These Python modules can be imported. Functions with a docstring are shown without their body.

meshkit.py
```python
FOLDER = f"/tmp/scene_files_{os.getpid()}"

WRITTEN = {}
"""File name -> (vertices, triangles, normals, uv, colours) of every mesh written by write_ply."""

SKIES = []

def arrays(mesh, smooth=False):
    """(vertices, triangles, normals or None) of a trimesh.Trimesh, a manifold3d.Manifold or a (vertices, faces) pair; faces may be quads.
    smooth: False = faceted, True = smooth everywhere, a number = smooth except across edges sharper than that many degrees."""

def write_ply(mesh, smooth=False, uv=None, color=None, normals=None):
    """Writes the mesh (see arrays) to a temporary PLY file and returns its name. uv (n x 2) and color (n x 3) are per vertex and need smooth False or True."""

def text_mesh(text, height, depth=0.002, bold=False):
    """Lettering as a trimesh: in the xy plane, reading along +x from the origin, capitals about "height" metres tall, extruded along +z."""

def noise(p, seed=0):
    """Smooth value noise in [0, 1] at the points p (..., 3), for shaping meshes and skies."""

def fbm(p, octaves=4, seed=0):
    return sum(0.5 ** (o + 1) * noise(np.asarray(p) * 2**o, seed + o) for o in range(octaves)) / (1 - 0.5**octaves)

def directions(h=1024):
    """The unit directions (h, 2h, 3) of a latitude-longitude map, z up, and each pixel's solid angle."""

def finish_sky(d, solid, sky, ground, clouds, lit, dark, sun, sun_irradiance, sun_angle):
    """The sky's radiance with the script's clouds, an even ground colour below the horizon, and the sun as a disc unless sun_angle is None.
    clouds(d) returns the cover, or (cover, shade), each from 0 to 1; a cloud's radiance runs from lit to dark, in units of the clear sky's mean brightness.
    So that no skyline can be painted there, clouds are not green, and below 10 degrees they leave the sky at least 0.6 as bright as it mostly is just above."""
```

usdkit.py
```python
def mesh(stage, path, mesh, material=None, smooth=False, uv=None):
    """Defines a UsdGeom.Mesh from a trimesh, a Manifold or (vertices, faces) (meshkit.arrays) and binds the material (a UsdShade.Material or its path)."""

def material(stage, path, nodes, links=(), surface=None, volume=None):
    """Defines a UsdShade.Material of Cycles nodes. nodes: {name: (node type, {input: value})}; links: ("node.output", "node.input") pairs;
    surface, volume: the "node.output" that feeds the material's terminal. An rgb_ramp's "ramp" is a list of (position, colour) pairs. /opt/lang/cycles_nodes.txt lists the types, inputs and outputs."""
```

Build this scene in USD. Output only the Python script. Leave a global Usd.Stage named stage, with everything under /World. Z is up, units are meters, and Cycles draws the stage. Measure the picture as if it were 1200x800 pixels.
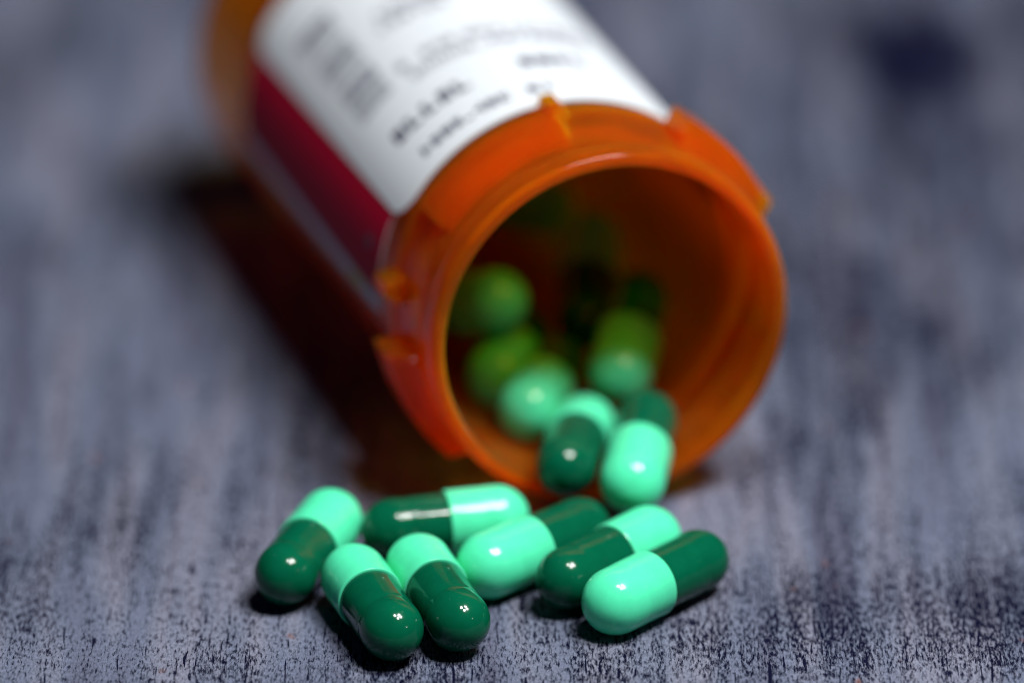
"""Close-up: a tipped-over amber pill bottle spilling green capsules on a weathered, scrubbed-paint table top. Built in millimetres, written in metres."""
import math, random
import numpy as np, trimesh, usdkit, meshkit
from shapely import geometry as sg, affinity
from pxr import Usd, UsdGeom, UsdLux, UsdShade, Gf, Sdf

stage = Usd.Stage.CreateInMemory()
UsdGeom.SetStageUpAxis(stage, UsdGeom.Tokens.z)
UsdGeom.SetStageMetersPerUnit(stage, 1.0)
UsdGeom.Xform.Define(stage, '/World')
UsdGeom.Scope.Define(stage, '/World/Looks')
MM = 0.001

# ------------------------------------------------------------------ camera
PITCH, DIST = math.radians(25.0), 0.876
cf = np.array([0, math.cos(PITCH), -math.sin(PITCH)]); cu = np.array([0, math.sin(PITCH), math.cos(PITCH)])
cpos = -cf * DIST
cam = UsdGeom.Camera.Define(stage, '/World/camera')
cam.CreateProjectionAttr('perspective')
cam.CreateHorizontalApertureAttr(36.0)
cam.CreateVerticalApertureAttr(24.0)
cam.CreateFocalLengthAttr(255.0)
cam.CreateClippingRangeAttr((0.05, 50.0))
cam.CreateFStopAttr(6.6)
cam.CreateFocusDistanceAttr(0.801)
cam.CreateExposureAttr(0.0)
M = Gf.Matrix4d(1, 0, 0, 0, *map(float, cu), 0, *map(float, -cf), 0, *map(float, cpos), 1)
cam.AddTransformOp().Set(M)

# ------------------------------------------------------------------ lamps (indoor close-up: a four-bulb lamp overhead, a small far bulb, a dim room)
room = usdkit.material(stage, '/World/Looks/room_light', {'b': ('background_shader', {'color': (0.20, 0.28, 1.0), 'strength': 0.018})}, surface='b.background')
dome = UsdLux.DomeLight.Define(stage, '/World/room_light')
UsdShade.MaterialBindingAPI.Apply(dome.GetPrim()).Bind(room)
LDIR = np.array([0.29, -0.21, 0.93]); LDIR /= np.linalg.norm(LDIR)
AIM = np.array([0.0, -50.0, 5.0]) * MM
lr = np.array([1.0, 0, 0]) - LDIR[0] * LDIR; lr /= np.linalg.norm(lr)
lu = np.cross(LDIR, lr)


def lamp(name, offset, radius, intensity, dist=0.6, color=(1.0, 0.985, 0.96)):
    pos = AIM + LDIR * dist + lr * offset[0] * MM + lu * offset[1] * MM
    z = (pos - AIM) / np.linalg.norm(pos - AIM)
    x = np.cross([0, 1.0, 0], z); x /= np.linalg.norm(x); y = np.cross(z, x)
    d = UsdLux.DiskLight.Define(stage, '/World/' + name)
    d.CreateRadiusAttr(radius * MM); d.CreateIntensityAttr(intensity); d.CreateColorAttr(Gf.Vec3f(*color)); d.CreateNormalizeAttr(False)
    d.AddTransformOp().Set(Gf.Matrix4d(*map(float, x), 0, *map(float, y), 0, *map(float, z), 0, *map(float, pos), 1))


KEY = 172.0
for i, o in enumerate([(-95, 5), (38, 62), (95, 8), (10, -70)]):
    lamp('lamp_bulb_%03d' % i, o, 34, KEY)
lamp('lamp_bulb_far', (470, -280), 9, 160.0)

# ------------------------------------------------------------------ helpers
COUNT = {}


def numbered(parent, name):
    n = COUNT.get((parent, name), 0)
    COUNT[(parent, name)] = n + 1
    return f'{parent}/{name}' + (f'_{n:03d}' if n else '')


def tag(prim, label=None, category=None, group=None, kind=None):
    for k, v in (('label', label), ('category', category), ('group', group), ('kind', kind)):
        if v:
            prim.SetCustomDataByKey(k, v)
    return prim


def thing(name, label, category, frame, origin, group=None):
    """frame: 3 rows = the thing's own x, y, z axes in the world; origin in mm."""
    path = numbered('/World', name)
    x = UsdGeom.Xform.Define(stage, path)
    (ax, ay, az), o = frame, np.asarray(origin, float) * MM
    x.AddTransformOp().Set(Gf.Matrix4d(*map(float, ax), 0, *map(float, ay), 0, *map(float, az), 0, *map(float, o), 1))
    tag(x.GetPrim(), label, category, group)
    return path


def part(parent, name, mesh, mat, smooth=35, label=None, kind=None):
    """mesh in mm, in the frame of the thing."""
    m = mesh.copy(); m.vertices = m.vertices * MM
    p = numbered(parent, name)
    g = usdkit.mesh(stage, p, m, '/World/Looks/' + mat, smooth=smooth)
    tag(g.GetPrim(), label=label, kind=kind)
    return p


def lathe(profile, n=96):
    """Closed or open profile [(x along axis, radius)], turned about the x axis."""
    pr = np.asarray(profile, float)
    t = np.arange(n) * 2 * np.pi / n
    v = np.stack([np.repeat(pr[:, 0], n), np.outer(pr[:, 1], np.cos(t)).ravel(), np.outer(pr[:, 1], np.sin(t)).ravel()], 1)
    i, j = np.meshgrid(np.arange(len(pr) - 1), np.arange(n), indexing='ij')
    a, b, c, d = i * n + j, i * n + (j + 1) % n, (i + 1) * n + (j + 1) % n, (i + 1) * n + j
    f = np.concatenate([np.stack([a, b, c], -1).reshape(-1, 3), np.stack([a, c, d], -1).reshape(-1, 3)])
    m = trimesh.Trimesh(v, f, process=False)
    m.merge_vertices()
    m.update_faces(m.nondegenerate_faces())
    m.fix_normals()
    return m


# ------------------------------------------------------------------ materials
def mat(name, nodes, links, surface):
    usdkit.material(stage, '/World/Looks/' + name, nodes, links, surface=surface)


# weathered table top: white-blue paint scrubbed off dark wood, grain running away from the viewer
GR = math.radians(4.3)
grain = lambda sx, sy: {'mapping_type': 'point', 'rotation': (0, 0, GR), 'scale': (sx, sy, 1)}
# worn patches where the dark wood shows through: x, y, half-sizes (mm), strength
STAINS = [(54, 90, 12, 22, 0.13), (42, -74, 32, 22, 0.06), (50, 40, 42, 130, 0.06), (-8, -88, 40, 10, 0.02)]
mat('scrubbed_wood', {
    'geo': ('geometry', {}),
    'm1': ('mapping', grain(3000, 680)), 'n1': ('noise_texture', {'scale': 1.0, 'detail': 2.0, 'roughness': 0.7}),
    'm2': ('mapping', grain(640, 44)), 'n2': ('noise_texture', {'scale': 1.0, 'detail': 3.0, 'roughness': 0.55, 'distortion': 0.4}),
    'm3': ('mapping', grain(58, 22)), 'n3': ('noise_texture', {'scale': 1.0, 'detail': 3.0, 'roughness': 0.5}),
    'm4': ('mapping', grain(300, 140)), 'n4': ('noise_texture', {'scale': 1.0, 'detail': 2.0}),
    'm5': ('mapping', grain(130, 14)), 'n5': ('noise_texture', {'scale': 1.0, 'detail': 2.0, 'w': 3.0}),
    'm6': ('mapping', grain(1900, 110)), 'n6': ('noise_texture', {'scale': 1.0, 'detail': 2.0, 'distortion': 0.6}),
    'crk': ('map_range', {'range_type': 'smoothstep', 'from_min': 0.27, 'from_max': 0.37, 'to_min': -0.24, 'to_max': 0.0, 'clamp': True}), 'ac': ('math', {'math_type': 'add'}),
    'm7': ('mapping', grain(4200, 1500)), 'n7': ('noise_texture', {'scale': 1.0, 'detail': 1.0}), 'fl': ('map_range', {'from_min': 0.3, 'from_max': 0.7, 'to_min': 0.78, 'to_max': 1.32, 'clamp': True}), 'pf': ('vector_math', {'math_type': 'scale'}),
    's1': ('math', {'math_type': 'multiply', 'value2': 0.62}),
    's2': ('math', {'math_type': 'multiply_add', 'value2': 0.25}),
    's3': ('math', {'math_type': 'multiply_add', 'value2': 0.26}),
    **{f'k{i}': ('mapping', {'mapping_type': 'texture', 'location': (x * MM, y * MM, 0), 'scale': (rx * MM, ry * MM, 1), 'rotation': (0, 0, -GR)}) for i, (x, y, rx, ry, w) in enumerate(STAINS)},
    **{f'd{i}': ('vector_math', {'math_type': 'length'}) for i in range(len(STAINS))},
    **{f'e{i}': ('map_range', {'range_type': 'smoothstep', 'from_min': 0.2, 'from_max': 1.0, 'to_min': -w, 'to_max': 0.0, 'clamp': True}) for i, (x, y, rx, ry, w) in enumerate(STAINS)},
    **{f'a{i}': ('math', {'math_type': 'add'}) for i in range(len(STAINS))},
    'cov': ('map_range', {'range_type': 'smoothstep', 'from_min': 0.435, 'from_max': 0.585, 'to_min': 0.0, 'to_max': 1.0, 'clamp': True}),
    'paint': ('rgb_ramp', {'ramp': [(0.30, (0.066, 0.070, 0.110)), (0.46, (0.092, 0.109, 0.163)), (0.60, (0.130, 0.137, 0.186)), (0.8, (0.100, 0.121, 0.182))]}),
    'dark': ('rgb_ramp', {'ramp': [(0.3, (0.0025, 0.003, 0.013)), (0.6, (0.005, 0.006, 0.020)), (0.8, (0.013, 0.010, 0.014))]}),
    'mx': ('mix_color', {}),
    'rust': ('map_range', {'from_min': 0.70, 'from_max': 0.76, 'to_min': 0.0, 'to_max': 0.65, 'clamp': True}),
    'mr': ('mix_color', {'b': (0.16, 0.075, 0.06)}),
    'rough': ('map_range', {'from_min': 0.0, 'from_max': 1.0, 'to_min': 0.42, 'to_max': 0.62}),
    'bump': ('bump', {'distance': 0.0002, 'strength': 0.8}),
    'sp': ('math', {'math_type': 'multiply', 'value2': 0.2}), 'p': ('principled_bsdf', {}),
}, [('cov.result', 'sp.value1'), ('sp.value', 'p.specular_ior_level')] + [('geo.position', f'm{i}.vector') for i in range(1, 8)] + [(f'm{i}.vector', f'n{i}.vector') for i in range(1, 8)] + [
    ('n1.fac', 's1.value1'), ('n2.fac', 's2.value1'), ('s1.value', 's2.value3'), ('n3.fac', 's3.value1'), ('s2.value', 's3.value3'),
    *[x for i in range(len(STAINS)) for x in (('geo.position', f'k{i}.vector'), (f'k{i}.vector', f'd{i}.vector1'), (f'd{i}.value', f'e{i}.value'), (f'e{i}.result', f'a{i}.value1'), ((f'a{i-1}.value' if i else 's3.value'), f'a{i}.value2'))],
    (f'a{len(STAINS)-1}.value', 'ac.value1'), ('n6.fac', 'crk.value'), ('crk.result', 'ac.value2'), ('ac.value', 'cov.value'), ('n7.fac', 'fl.value'), ('fl.result', 'pf.scale'), ('paint.color', 'pf.vector1'),
    ('n5.fac', 'paint.fac'), ('n3.fac', 'dark.fac'), ('cov.result', 'mx.fac'), ('dark.color', 'mx.a'), ('pf.vector', 'mx.b'),
    ('n4.fac', 'rust.value'), ('rust.result', 'mr.fac'), ('mx.result', 'mr.a'), ('mr.result', 'p.base_color'),
    ('cov.result', 'rough.value'), ('rough.result', 'p.roughness'), ('cov.result', 'bump.height'), ('bump.normal', 'p.normal')], 'p.BSDF')

# amber plastic: tinted see-through body with a cloudy part
mat('amber_plastic', {
    'geo': ('geometry', {}), 'n': ('noise_texture', {'scale': 260.0, 'detail': 3.0}),
    'cl': ('map_range', {'from_min': 0.35, 'from_max': 0.7, 'to_min': 0.52, 'to_max': 0.68}),
    'see': ('transparent_bsdf', {'color': (1.0, 0.80, 0.05)}),
    'tc': ('texture_coordinate', {}), 'xyz': ('separate_xyz', {}), 'frost': ('map_range', {'from_min': 0.0152, 'from_max': 0.0172, 'to_min': 1.0, 'to_max': 0.62, 'clamp': True}), 'cf': ('math', {'math_type': 'multiply'}),   # the moulded neck is frosted, the body clearer
    'sss': ('subsurface_scattering', {'color': (0.998, 0.060, 0.002), 'method': 'random_walk', 'scale': 0.004, 'radius': (1.0, 0.22, 0.05)}),
    'trl': ('translucent_bsdf', {'color': (0.99, 0.07, 0.002)}),
    'm1': ('mix_closure', {'fac': 0.35}), 'm2': ('mix_closure', {}),
    'n2': ('noise_texture', {'scale': 420.0, 'detail': 2.0}), 'bump': ('bump', {'distance': 0.00008, 'strength': 0.35}),
    'gl': ('glossy_bsdf', {'color': (1, 1, 1), 'roughness': 0.13}), 'fr': ('fresnel', {'IOR': 1.20}), 'm3': ('mix_closure', {}),
}, [('geo.position', 'n.vector'), ('geo.position', 'n2.vector'), ('n.fac', 'cl.value'), ('sss.BSSRDF', 'm1.closure1'), ('trl.BSDF', 'm1.closure2'),
    ('tc.object', 'xyz.vector'), ('xyz.x', 'frost.value'), ('cl.result', 'cf.value1'), ('frost.result', 'cf.value2'), ('cf.value', 'm2.fac'), ('see.BSDF', 'm2.closure1'), ('m1.closure', 'm2.closure2'), ('n2.fac', 'bump.height'), ('bump.normal', 'gl.normal'),
    ('fr.fac', 'm3.fac'), ('m2.closure', 'm3.closure1'), ('gl.BSDF', 'm3.closure2')], 'm3.closure')


def plain(name, color, rough, spec=0.5, sub=0.0, scale=0.0015, mottled=0.0):
    nodes = {'p': ('principled_bsdf', {'base_color': color, 'roughness': rough, 'specular_ior_level': spec, 'subsurface_weight': sub, 'subsurface_scale': scale, 'subsurface_radius': (0.5, 1.0, 0.8)})}
    links = []
    if mottled:
        c = np.array(color)
        nodes |= {'t': ('texture_coordinate', {}), 'n': ('noise_texture', {'scale': 420.0, 'detail': 4.0, 'roughness': 0.6}),
                  'r': ('rgb_ramp', {'ramp': [(0.3, tuple(c * (1 - mottled))), (0.7, tuple(np.minimum(c * (1 + mottled), 1)))]}),
                  'b': ('bump', {'distance': 0.00004, 'strength': 0.25}), 'n2': ('noise_texture', {'scale': 900.0, 'detail': 2.0})}
        nodes |= {'n3': ('noise_texture', {'scale': 1900.0, 'detail': 1.0}), 'du': ('map_range', {'from_min': 0.75, 'from_max': 0.81, 'to_min': 0.0, 'to_max': 0.22, 'clamp': True}), 'md': ('mix_color', {'b': (0.30, 0.45, 0.42)}),
                  'rr': ('map_range', {'from_min': 0.3, 'from_max': 0.7, 'to_min': rough * 0.7, 'to_max': rough * 1.5})}
        links = [('t.object', 'n3.vector'), ('n3.fac', 'du.value'), ('du.result', 'md.fac'), ('r.color', 'md.a'), ('md.result', 'p.base_color'), ('n.fac', 'rr.value'), ('rr.result', 'p.roughness'), ('t.object', 'n.vector'), ('t.object', 'n2.vector'), ('n.fac', 'r.fac'), ('n2.fac', 'b.height'), ('b.normal', 'p.normal')]
    mat(name, nodes, links, 'p.BSDF')


plain('mint_gelatin', (0.068, 0.66, 0.355), 0.17, 0.35, 0.1, 0.0012, 0.05)
plain('green_gelatin', (0.0008, 0.074, 0.035), 0.10, 0.24, 0.0, 0.001, 0.10)
plain('white_paper', (0.52, 0.56, 0.60), 0.6, 0.2)
plain('crimson_print', (0.46, 0.001, 0.028), 0.6, 0.08)
plain('black_ink', (0.045, 0.045, 0.075), 0.5, 0.3)
plain('grey_ink', (0.15, 0.15, 0.19), 0.5, 0.3)
plain('lime_print', (0.35, 0.50, 0.08), 0.45, 0.3)

# ------------------------------------------------------------------ the table top (setting)
def table_top():
    xs = np.linspace(-420, 420, 61); ys = np.linspace(-330, 620, 61)
    X, Y = np.meshgrid(xs, ys, indexing='ij')
    Z = 0.25 * (meshkit.fbm(np.stack([X / 30, Y / 160, 0 * X], -1), 3, 5) - 0.5)
    Z -= Z.max()  # nothing rises above z = 0
    n = len(xs)
    v = np.stack([X, Y, Z], -1).reshape(-1, 3)
    i, j = np.meshgrid(np.arange(n - 1), np.arange(n - 1), indexing='ij')
    a = i * n + j; q = np.stack([a, a + n, a + n + 1, a + 1], -1).reshape(-1, 4)
    top = [*q[:, [0, 1, 2]], *q[:, [0, 2, 3]]]
    ring = [k * n for k in range(n)] + [(n - 1) * n + k for k in range(1, n)] + [k * n + n - 1 for k in range(n - 2, -1, -1)] + [k for k in range(n - 2, 0, -1)]
    low = v[ring].copy(); low[:, 2] = -28
    base = len(v); v = np.vstack([v, low, [[0, 100, -28]]]); c = len(v) - 1; m = len(ring)
    side = []
    for k in range(m):
        k2 = (k + 1) % m
        side += [[ring[k], base + k2, ring[k2]], [ring[k], base + k, base + k2], [base + k, c, base + k2]]
    return trimesh.Trimesh(v * MM, np.array(list(top) + side), process=False)


g = usdkit.mesh(stage, '/World/table_top', table_top(), '/World/Looks/scrubbed_wood', smooth=30)
tag(g.GetPrim(), 'weathered table top with white-blue paint scrubbed thin over dark wood', 'table', kind='structure')

# ------------------------------------------------------------------ the bottle. Its frame: x from the mouth back to the base, angle 0 = left side, 90 = up, 180 = right
PSI, TAU = math.radians(18.8), math.radians(0.9)
AX = np.array([math.sin(PSI) * math.cos(TAU), -math.cos(PSI) * math.cos(TAU), math.sin(TAU)])   # towards the mouth
EX = np.cross(AX, [0, 0, 1.0]); EX /= np.linalg.norm(EX); GX = np.cross(EX, AX)
MOUTH = np.array([11.30, -46.27, 23.0])
BASE_S = 96.0
ROUT, RIN = 21.3, 19.85
FRAME = np.array([-AX, EX, GX])
bottle = thing('pill_bottle', 'amber plastic pill bottle lying open on its side with a white and red label', 'pill bottle', FRAME, MOUTH)


def wrap(poly, s_along, r0, r1, size=1.2, open_below=False):
    """A flat shape (x = degrees-equivalent arc in mm at ROUT, y = distance from the mouth) bent round the bottle between radii r0 and r1."""
    m = trimesh.creation.extrude_polygon(poly, 1.0, engine='earcut')
    v, f = trimesh.remesh.subdivide_to_size(m.vertices, m.faces, size, max_iter=12)
    m = trimesh.Trimesh(v, f); m.merge_vertices()
    al = m.vertices[:, 0] / ROUT
    r = r0 + (r1 - r0) * m.vertices[:, 2]
    if callable(s_along):
        r = s_along(m.vertices, r)
    m.vertices = np.stack([m.vertices[:, 1], r * np.cos(al), r * np.sin(al)], 1)
    m.fix_normals()
    if open_below:                                   # it grows out of the wall: no face inside the plastic
        low = np.linalg.norm(m.vertices[:, 1:], axis=1) < r0 + 1e-4
        m.update_faces(~low[m.faces].all(1)); m.remove_unreferenced_vertices()
    return m


arc = lambda deg: math.radians(deg) * ROUT


def panel(a0, a1, s0, s1, rad=0.0):
    p = sg.box(arc(a0), s0, arc(a1), s1)
    return p.buffer(-rad).buffer(rad, quad_segs=8) if rad else p


prof = [(0.35, RIN), (0.10, RIN + 0.18), (0.0, RIN + 0.5), (0.0, RIN + 1.0), (0.12, RIN + 1.35), (0.40, RIN + 1.58), (0.8, RIN + 1.65), (2.6, RIN + 1.65), (3.0, RIN + 1.55),
        (3.4, RIN + 1.32), (4.6, RIN + 1.30), (5.0, RIN + 1.5), (6.2, RIN + 1.55), (6.8, RIN + 1.5), (12.6, RIN + 1.55), (12.9, RIN + 1.7), (13.3, RIN + 1.95), (14.4, RIN + 1.95), (14.9, RIN + 1.5), (15.4, RIN + 1.15),
        (16.0, ROUT - 0.2), (16.6, ROUT), (55, ROUT), (BASE_S - 2.2, ROUT - 0.1), (BASE_S - 0.8, ROUT - 0.6), (BASE_S - 0.1, ROUT - 1.6), (BASE_S, ROUT - 2.6), (BASE_S, ROUT - 3.4),
        (BASE_S - 0.8, ROUT - 4.2), (BASE_S - 1.4, 10.0), (BASE_S - 1.5, 0.0), (BASE_S - 3.0, 0.0), (BASE_S - 2.9, 14.0), (BASE_S - 3.4, RIN - 1.2), (BASE_S - 5.0, RIN - 0.1), (BASE_S - 8.0, RIN), (16.0, RIN), (6.0, RIN), (0.35, RIN)]
part(bottle, 'vial', lathe(prof, 160), 'amber_plastic', 40)


def lug(a0, a1, s0, s1, top, point=None):
    """A raised closure lug with rounded ends; point = degrees over which the far end rises to a catch."""
    poly = panel(a0, a1, s0, s1, 0.9)
    m0, m1 = arc(a0), arc(a1)

    def shape(v, r):
        k = np.clip((v[:, 0] - (m1 - arc(point))) / arc(point), 0, 1)
        q = np.clip((v[:, 1] - s0 + 0.3) / 4.2, 0, 1); q = q * q * (3 - 2 * q)   # swells gently from the lip backwards
        return r + v[:, 2] * (0.5 * k * k - (1 - q) * (top - RIN - 1.75))
    return wrap(poly, shape, RIN + 1.2, top, 0.8, True)


def catch(a, s0, s1, r1):
    """The pointed stop at the end of a lug: a small wedge with a blunt tip."""
    def shape(v, r):
        k = 1 - np.abs(v[:, 0] - arc(a)) / 1.5
        return np.where(v[:, 2] > 0.5, RIN + 1.2 + (r1 - RIN - 1.2) * np.clip(k * 1.9, 0.1, 1), r)
    return wrap(sg.box(arc(a) - 1.5, s0, arc(a) + 1.5, s1), shape, RIN + 1.2, r1, 0.5, True)


LUGS = [(35, 83), (120, 158), (200, 240), (253, 288), (314, 353)]
for a0, a1 in LUGS:
    part(bottle, 'lug', lug(a0, a1, 5.6, 13.6, {253: 22.3, 35: 22.7, 120: 24.1, 314: 24.0}.get(a0, 23.5), 8), 'amber_plastic', 40)
for a in (83.5, 9.0):
    part(bottle, 'catch', catch(a, 11.0, 15.0, 23.7), 'amber_plastic', 40)

# labels: a white prescription label over a second white sheet with a crimson band
rnd = random.Random(7)
aux = part(bottle, 'lower_label', wrap(panel(-9, 30, 19.8, 73.5, 1.2), None, ROUT + 0.02, ROUT + 0.10, 1.5), 'white_paper', 40, 'white strip label below the red band')
part(aux, 'red_band', wrap(panel(-3.5, 29.9, 19.9, 73.4, 1.0), None, ROUT + 0.105, ROUT + 0.125, 1.5), 'crimson_print', 40, 'crimson printed band along the bottle')
part(aux, 'lime_mark', wrap(panel(-7.5, -4.5, 26, 31, 0.5), None, ROUT + 0.105, ROUT + 0.125, 1.5), 'lime_print', 40)
part(aux, 'ink_mark', wrap(panel(9, 13, 23.4, 25.4, 0.6), None, ROUT + 0.13, ROUT + 0.145, 1.0), 'black_ink', 40)
lab = part(bottle, 'white_label', wrap(panel(25.4, 166, 17.0, 74.5, 3.6), None, ROUT + 0.15, ROUT + 0.24, 1.5), 'white_paper', 40, 'white paper label printed with rows of dark type')


def type_row(a0, a1, s, height, ink, weight=0.22, seed=0, gap=0.14):
    """A row of small printed characters running round the bottle: too blurred in the photograph to be read, so each is a few strokes."""
    r = random.Random(seed); x = arc(a0); out = []
    while x < arc(a1):
        w = height * r.uniform(0.5, 0.72)
        if r.random() < gap:
            x += w * 0.7; continue
        h = height
        strokes = []
        k = r.random()
        if k < 0.92: strokes.append(sg.box(x, s - h / 2, x + weight, s + h / 2))
        if r.random() < 0.7: strokes.append(sg.box(x + w - weight, s - h / 2, x + w, s + h / 2))
        if r.random() < 0.6: strokes.append(sg.box(x, s - h / 2, x + w, s - h / 2 + weight))
        if r.random() < 0.6: strokes.append(sg.box(x, s + h / 2 - weight, x + w, s + h / 2))
        if r.random() < 0.4 or not strokes: strokes.append(sg.box(x, s - weight / 2, x + w, s + weight / 2))
        u = strokes[0]
        for q in strokes[1:]: u = u.union(q)
        out += list(getattr(u, 'geoms', [u]))
        x += w + height * 0.17
    return trimesh.util.concatenate([wrap(p, None, ROUT + 0.245, ROUT + 0.262, 0.9) for p in out])


part(lab, 'printed_line', type_row(41, 70, 29.0, 2.9, 0, 0.85, 3, 0.0), 'black_ink', False, 'bold dark line of type', 'stuff')
part(lab, 'printed_line', type_row(88, 108, 29.8, 2.8, 0, 0.75, 4, 0.05), 'black_ink', False, None, 'stuff')
part(lab, 'printed_line', type_row(45, 90, 21.8, 2.0, 0, 0.6, 5, 0.07), 'black_ink', False, 'small line of type near the bottle mouth', 'stuff')
for s, a0, a1, sd in ((37.5, 58, 118, 6), (40.8, 56, 120, 7), (52.0, 60, 84, 8), (55.0, 62, 92, 9)):
    part(lab, 'printed_line', type_row(a0, a1, s, 2.1, 0, 0.5, sd, 0.08), 'grey_ink', False, None, 'stuff')


def barcode(a0, a1, s0, s1, seed):
    r = random.Random(seed); s = s0; bars = []
    while s < s1:
        w = r.choice((0.3, 0.3, 0.6, 0.9))
        bars.append(wrap(sg.box(arc(a0), s, arc(a1), s + w), None, ROUT + 0.245, ROUT + 0.262, 0.9))
        s += w + r.choice((0.3, 0.35, 0.6))
    return trimesh.util.concatenate(bars)


for b0, b1, sd in ((38.0, 46.5, 2), (49.0, 56.5, 3), (59.0, 64.5, 4)):
    part(lab, 'barcode', barcode(36.5, 51, b0, b1, sd), 'black_ink', False, None, 'stuff')

# ------------------------------------------------------------------ capsules
RC, RB = 3.80, 3.52


def dome(x0, r, sgn, n=12):
    t = np.linspace(0, np.pi / 2, n)
    return [(x0 + sgn * r * math.cos(k), r * math.sin(k)) for k in t]      # from the tip to the cylinder


def capsule(name, label, mint, green, split=0.45, group=None):
    """mint, green: the centres of the two domed ends (mm). split: the share of the length that the mint half covers."""
    mint, green = np.array(mint, float), np.array(green, float)
    d = green - mint; core = np.linalg.norm(d); x = d / core
    y = np.cross([0, 0, 1.0], x); y /= np.linalg.norm(y); z = np.cross(x, y)
    mid = (mint + green) / 2
    low = min(mint[2], green[2]) - RC
    t = thing(name, label, 'capsule', np.array([x, y, z]), mid, group)
    h = core / 2
    joint = -h - RC + split * (core + 2 * RC)
    cap = dome(-h, RC, -1) + [(-h + 1.5, RC), (-h + 1.75, RC - 0.05), (-h + 2.0, RC), (joint - 0.25, RC + 0.01), (joint - 0.06, RC - 0.03), (joint, RC - 0.10), (joint, RB - 0.10), (joint - 2.0, RB - 0.12)]
    body = [(joint - 1.5, RB - 0.06), (joint - 0.5, RB)] + [(h - 2.1, RB), (h - 1.75, RB - 0.04), (h - 1.45, RB - 0.08), (h - 1.1, RB - 0.05), (h - 0.7, RB + 0.03)] + [(h + (k - h) * (RC / RB), r) for k, r in dome(h, RB + 0.03, 1)[::-1]]
    seed = COUNT[('/World', name)]

    def dented(m):
        p = m.vertices
        q = np.stack([p[:, 0] * 0.32, p[:, 1] * 0.32, p[:, 2] * 0.32], 1) + 11.7 * seed
        off = 0.16 * (meshkit.fbm(q + 40, 2, seed) - 0.5)
        rr = np.linalg.norm(p[:, 1:], axis=1, keepdims=True)
        m.vertices = p + np.hstack([0 * rr, p[:, 1:] / np.maximum(rr, 0.4)]) * off[:, None]
        return m
    part(t, 'cap', dented(lathe(cap, 56)), 'mint_gelatin', 50, 'mint green half')
    part(t, 'body', dented(lathe(body, 56)), 'green_gelatin', 50, 'dark green half')
    return t


def inside(s, e, g):
    p = MOUTH - AX * s + EX * e + GX * g
    return p


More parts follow.
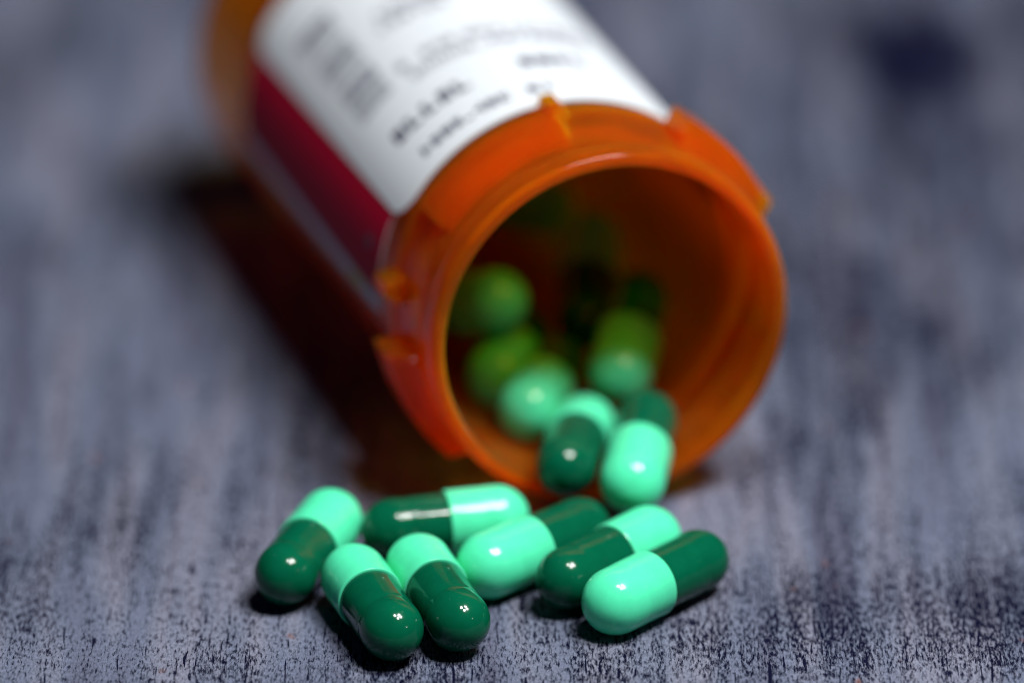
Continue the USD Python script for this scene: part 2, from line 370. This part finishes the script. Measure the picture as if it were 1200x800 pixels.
SPILT = HELD = 'two-tone green capsules spilling from the bottle'
capsule('capsule', 'leftmost spilled capsule, dark end toward the viewer, mint end up and right', (-20.68, -56.53, RC), (-25.26, -69.34, RC), 0.51, SPILT)
capsule('capsule', 'spilled capsule with dark end nearest the viewer, right beside the leftmost capsule', (-17.58, -70.43, RC), (-13.27, -82.91, RC), 0.455, SPILT)
capsule('capsule', 'spilled capsule with dark end forward, third from left in front of the lengthwise one', (-10.40, -67.91, RC), (-5.97, -80.77, RC), 0.455, SPILT)
capsule('capsule', 'spilled capsule lying crosswise behind the front ones with a long bright streak', (-1.75, -55.60, RC), (-13.31, -58.36, RC), 0.50, SPILT)
capsule('capsule', 'spilled capsule with mint end forward in the middle, dark end under the bottle mouth', (-2.52, -67.41, RC), (7.50, -58.21, RC), 0.50, SPILT)
capsule('capsule', 'spilled capsule with dark end forward, wedged behind the rightmost capsule', (15.42, -60.92, RC), (6.26, -70.56, RC), 0.465, SPILT)
capsule('capsule', 'rightmost spilled capsule, mint end forward and dark end to the right', (11.45, -76.31, RC), (20.75, -66.38, RC), 0.47, SPILT)
capsule('capsule', 'capsule sliding out over the bottle rim, mint end hanging toward the viewer', (13.71, -52.40, 6.98), (15.60, -38.96, 7.94), 0.50, SPILT)
capsule('capsule', 'capsule pointing its dark end out over the bottle rim, mint end inside', (8.27, -37.23, 6.48), (6.15, -50.57, 8.00), 0.42, SPILT)
capsule('capsule', 'capsule just inside the bottle, mint end forward on the left floor', inside(14.5, 5, -15.2), inside(25.8, -2.6, -16.0), 0.5, HELD)
capsule('capsule', 'capsule inside the bottle leaning on the right wall, bright mint end behind the rim capsules', inside(16.5, -7, -13.4), inside(27.0, -13.0, -9.5), 0.5, HELD)
capsule('capsule', 'capsule lying on the bottle floor behind the one at the left of the mouth', inside(24.4, 5.3, -15.2), inside(36.0, -1.6, -16.0), 0.5, HELD)
capsule('capsule', 'capsule on the left inside the bottle, topmost of its heap and seen end on', inside(28.0, 4.4, -7.4), inside(40.2, 7.0, -13.0), 0.5, HELD)
capsule('capsule', 'dim capsule at the centre of the bottle mouth leaning back along the right wall', inside(44.5, -13.0, -9.0), inside(32.5, -8.5, -13.6), 0.5, HELD)
capsule('capsule', 'faintest capsule far inside near the top of the opening', inside(58.7, -12.2, -10.2), inside(71.0, -8.0, -13.0), 0.5, HELD)
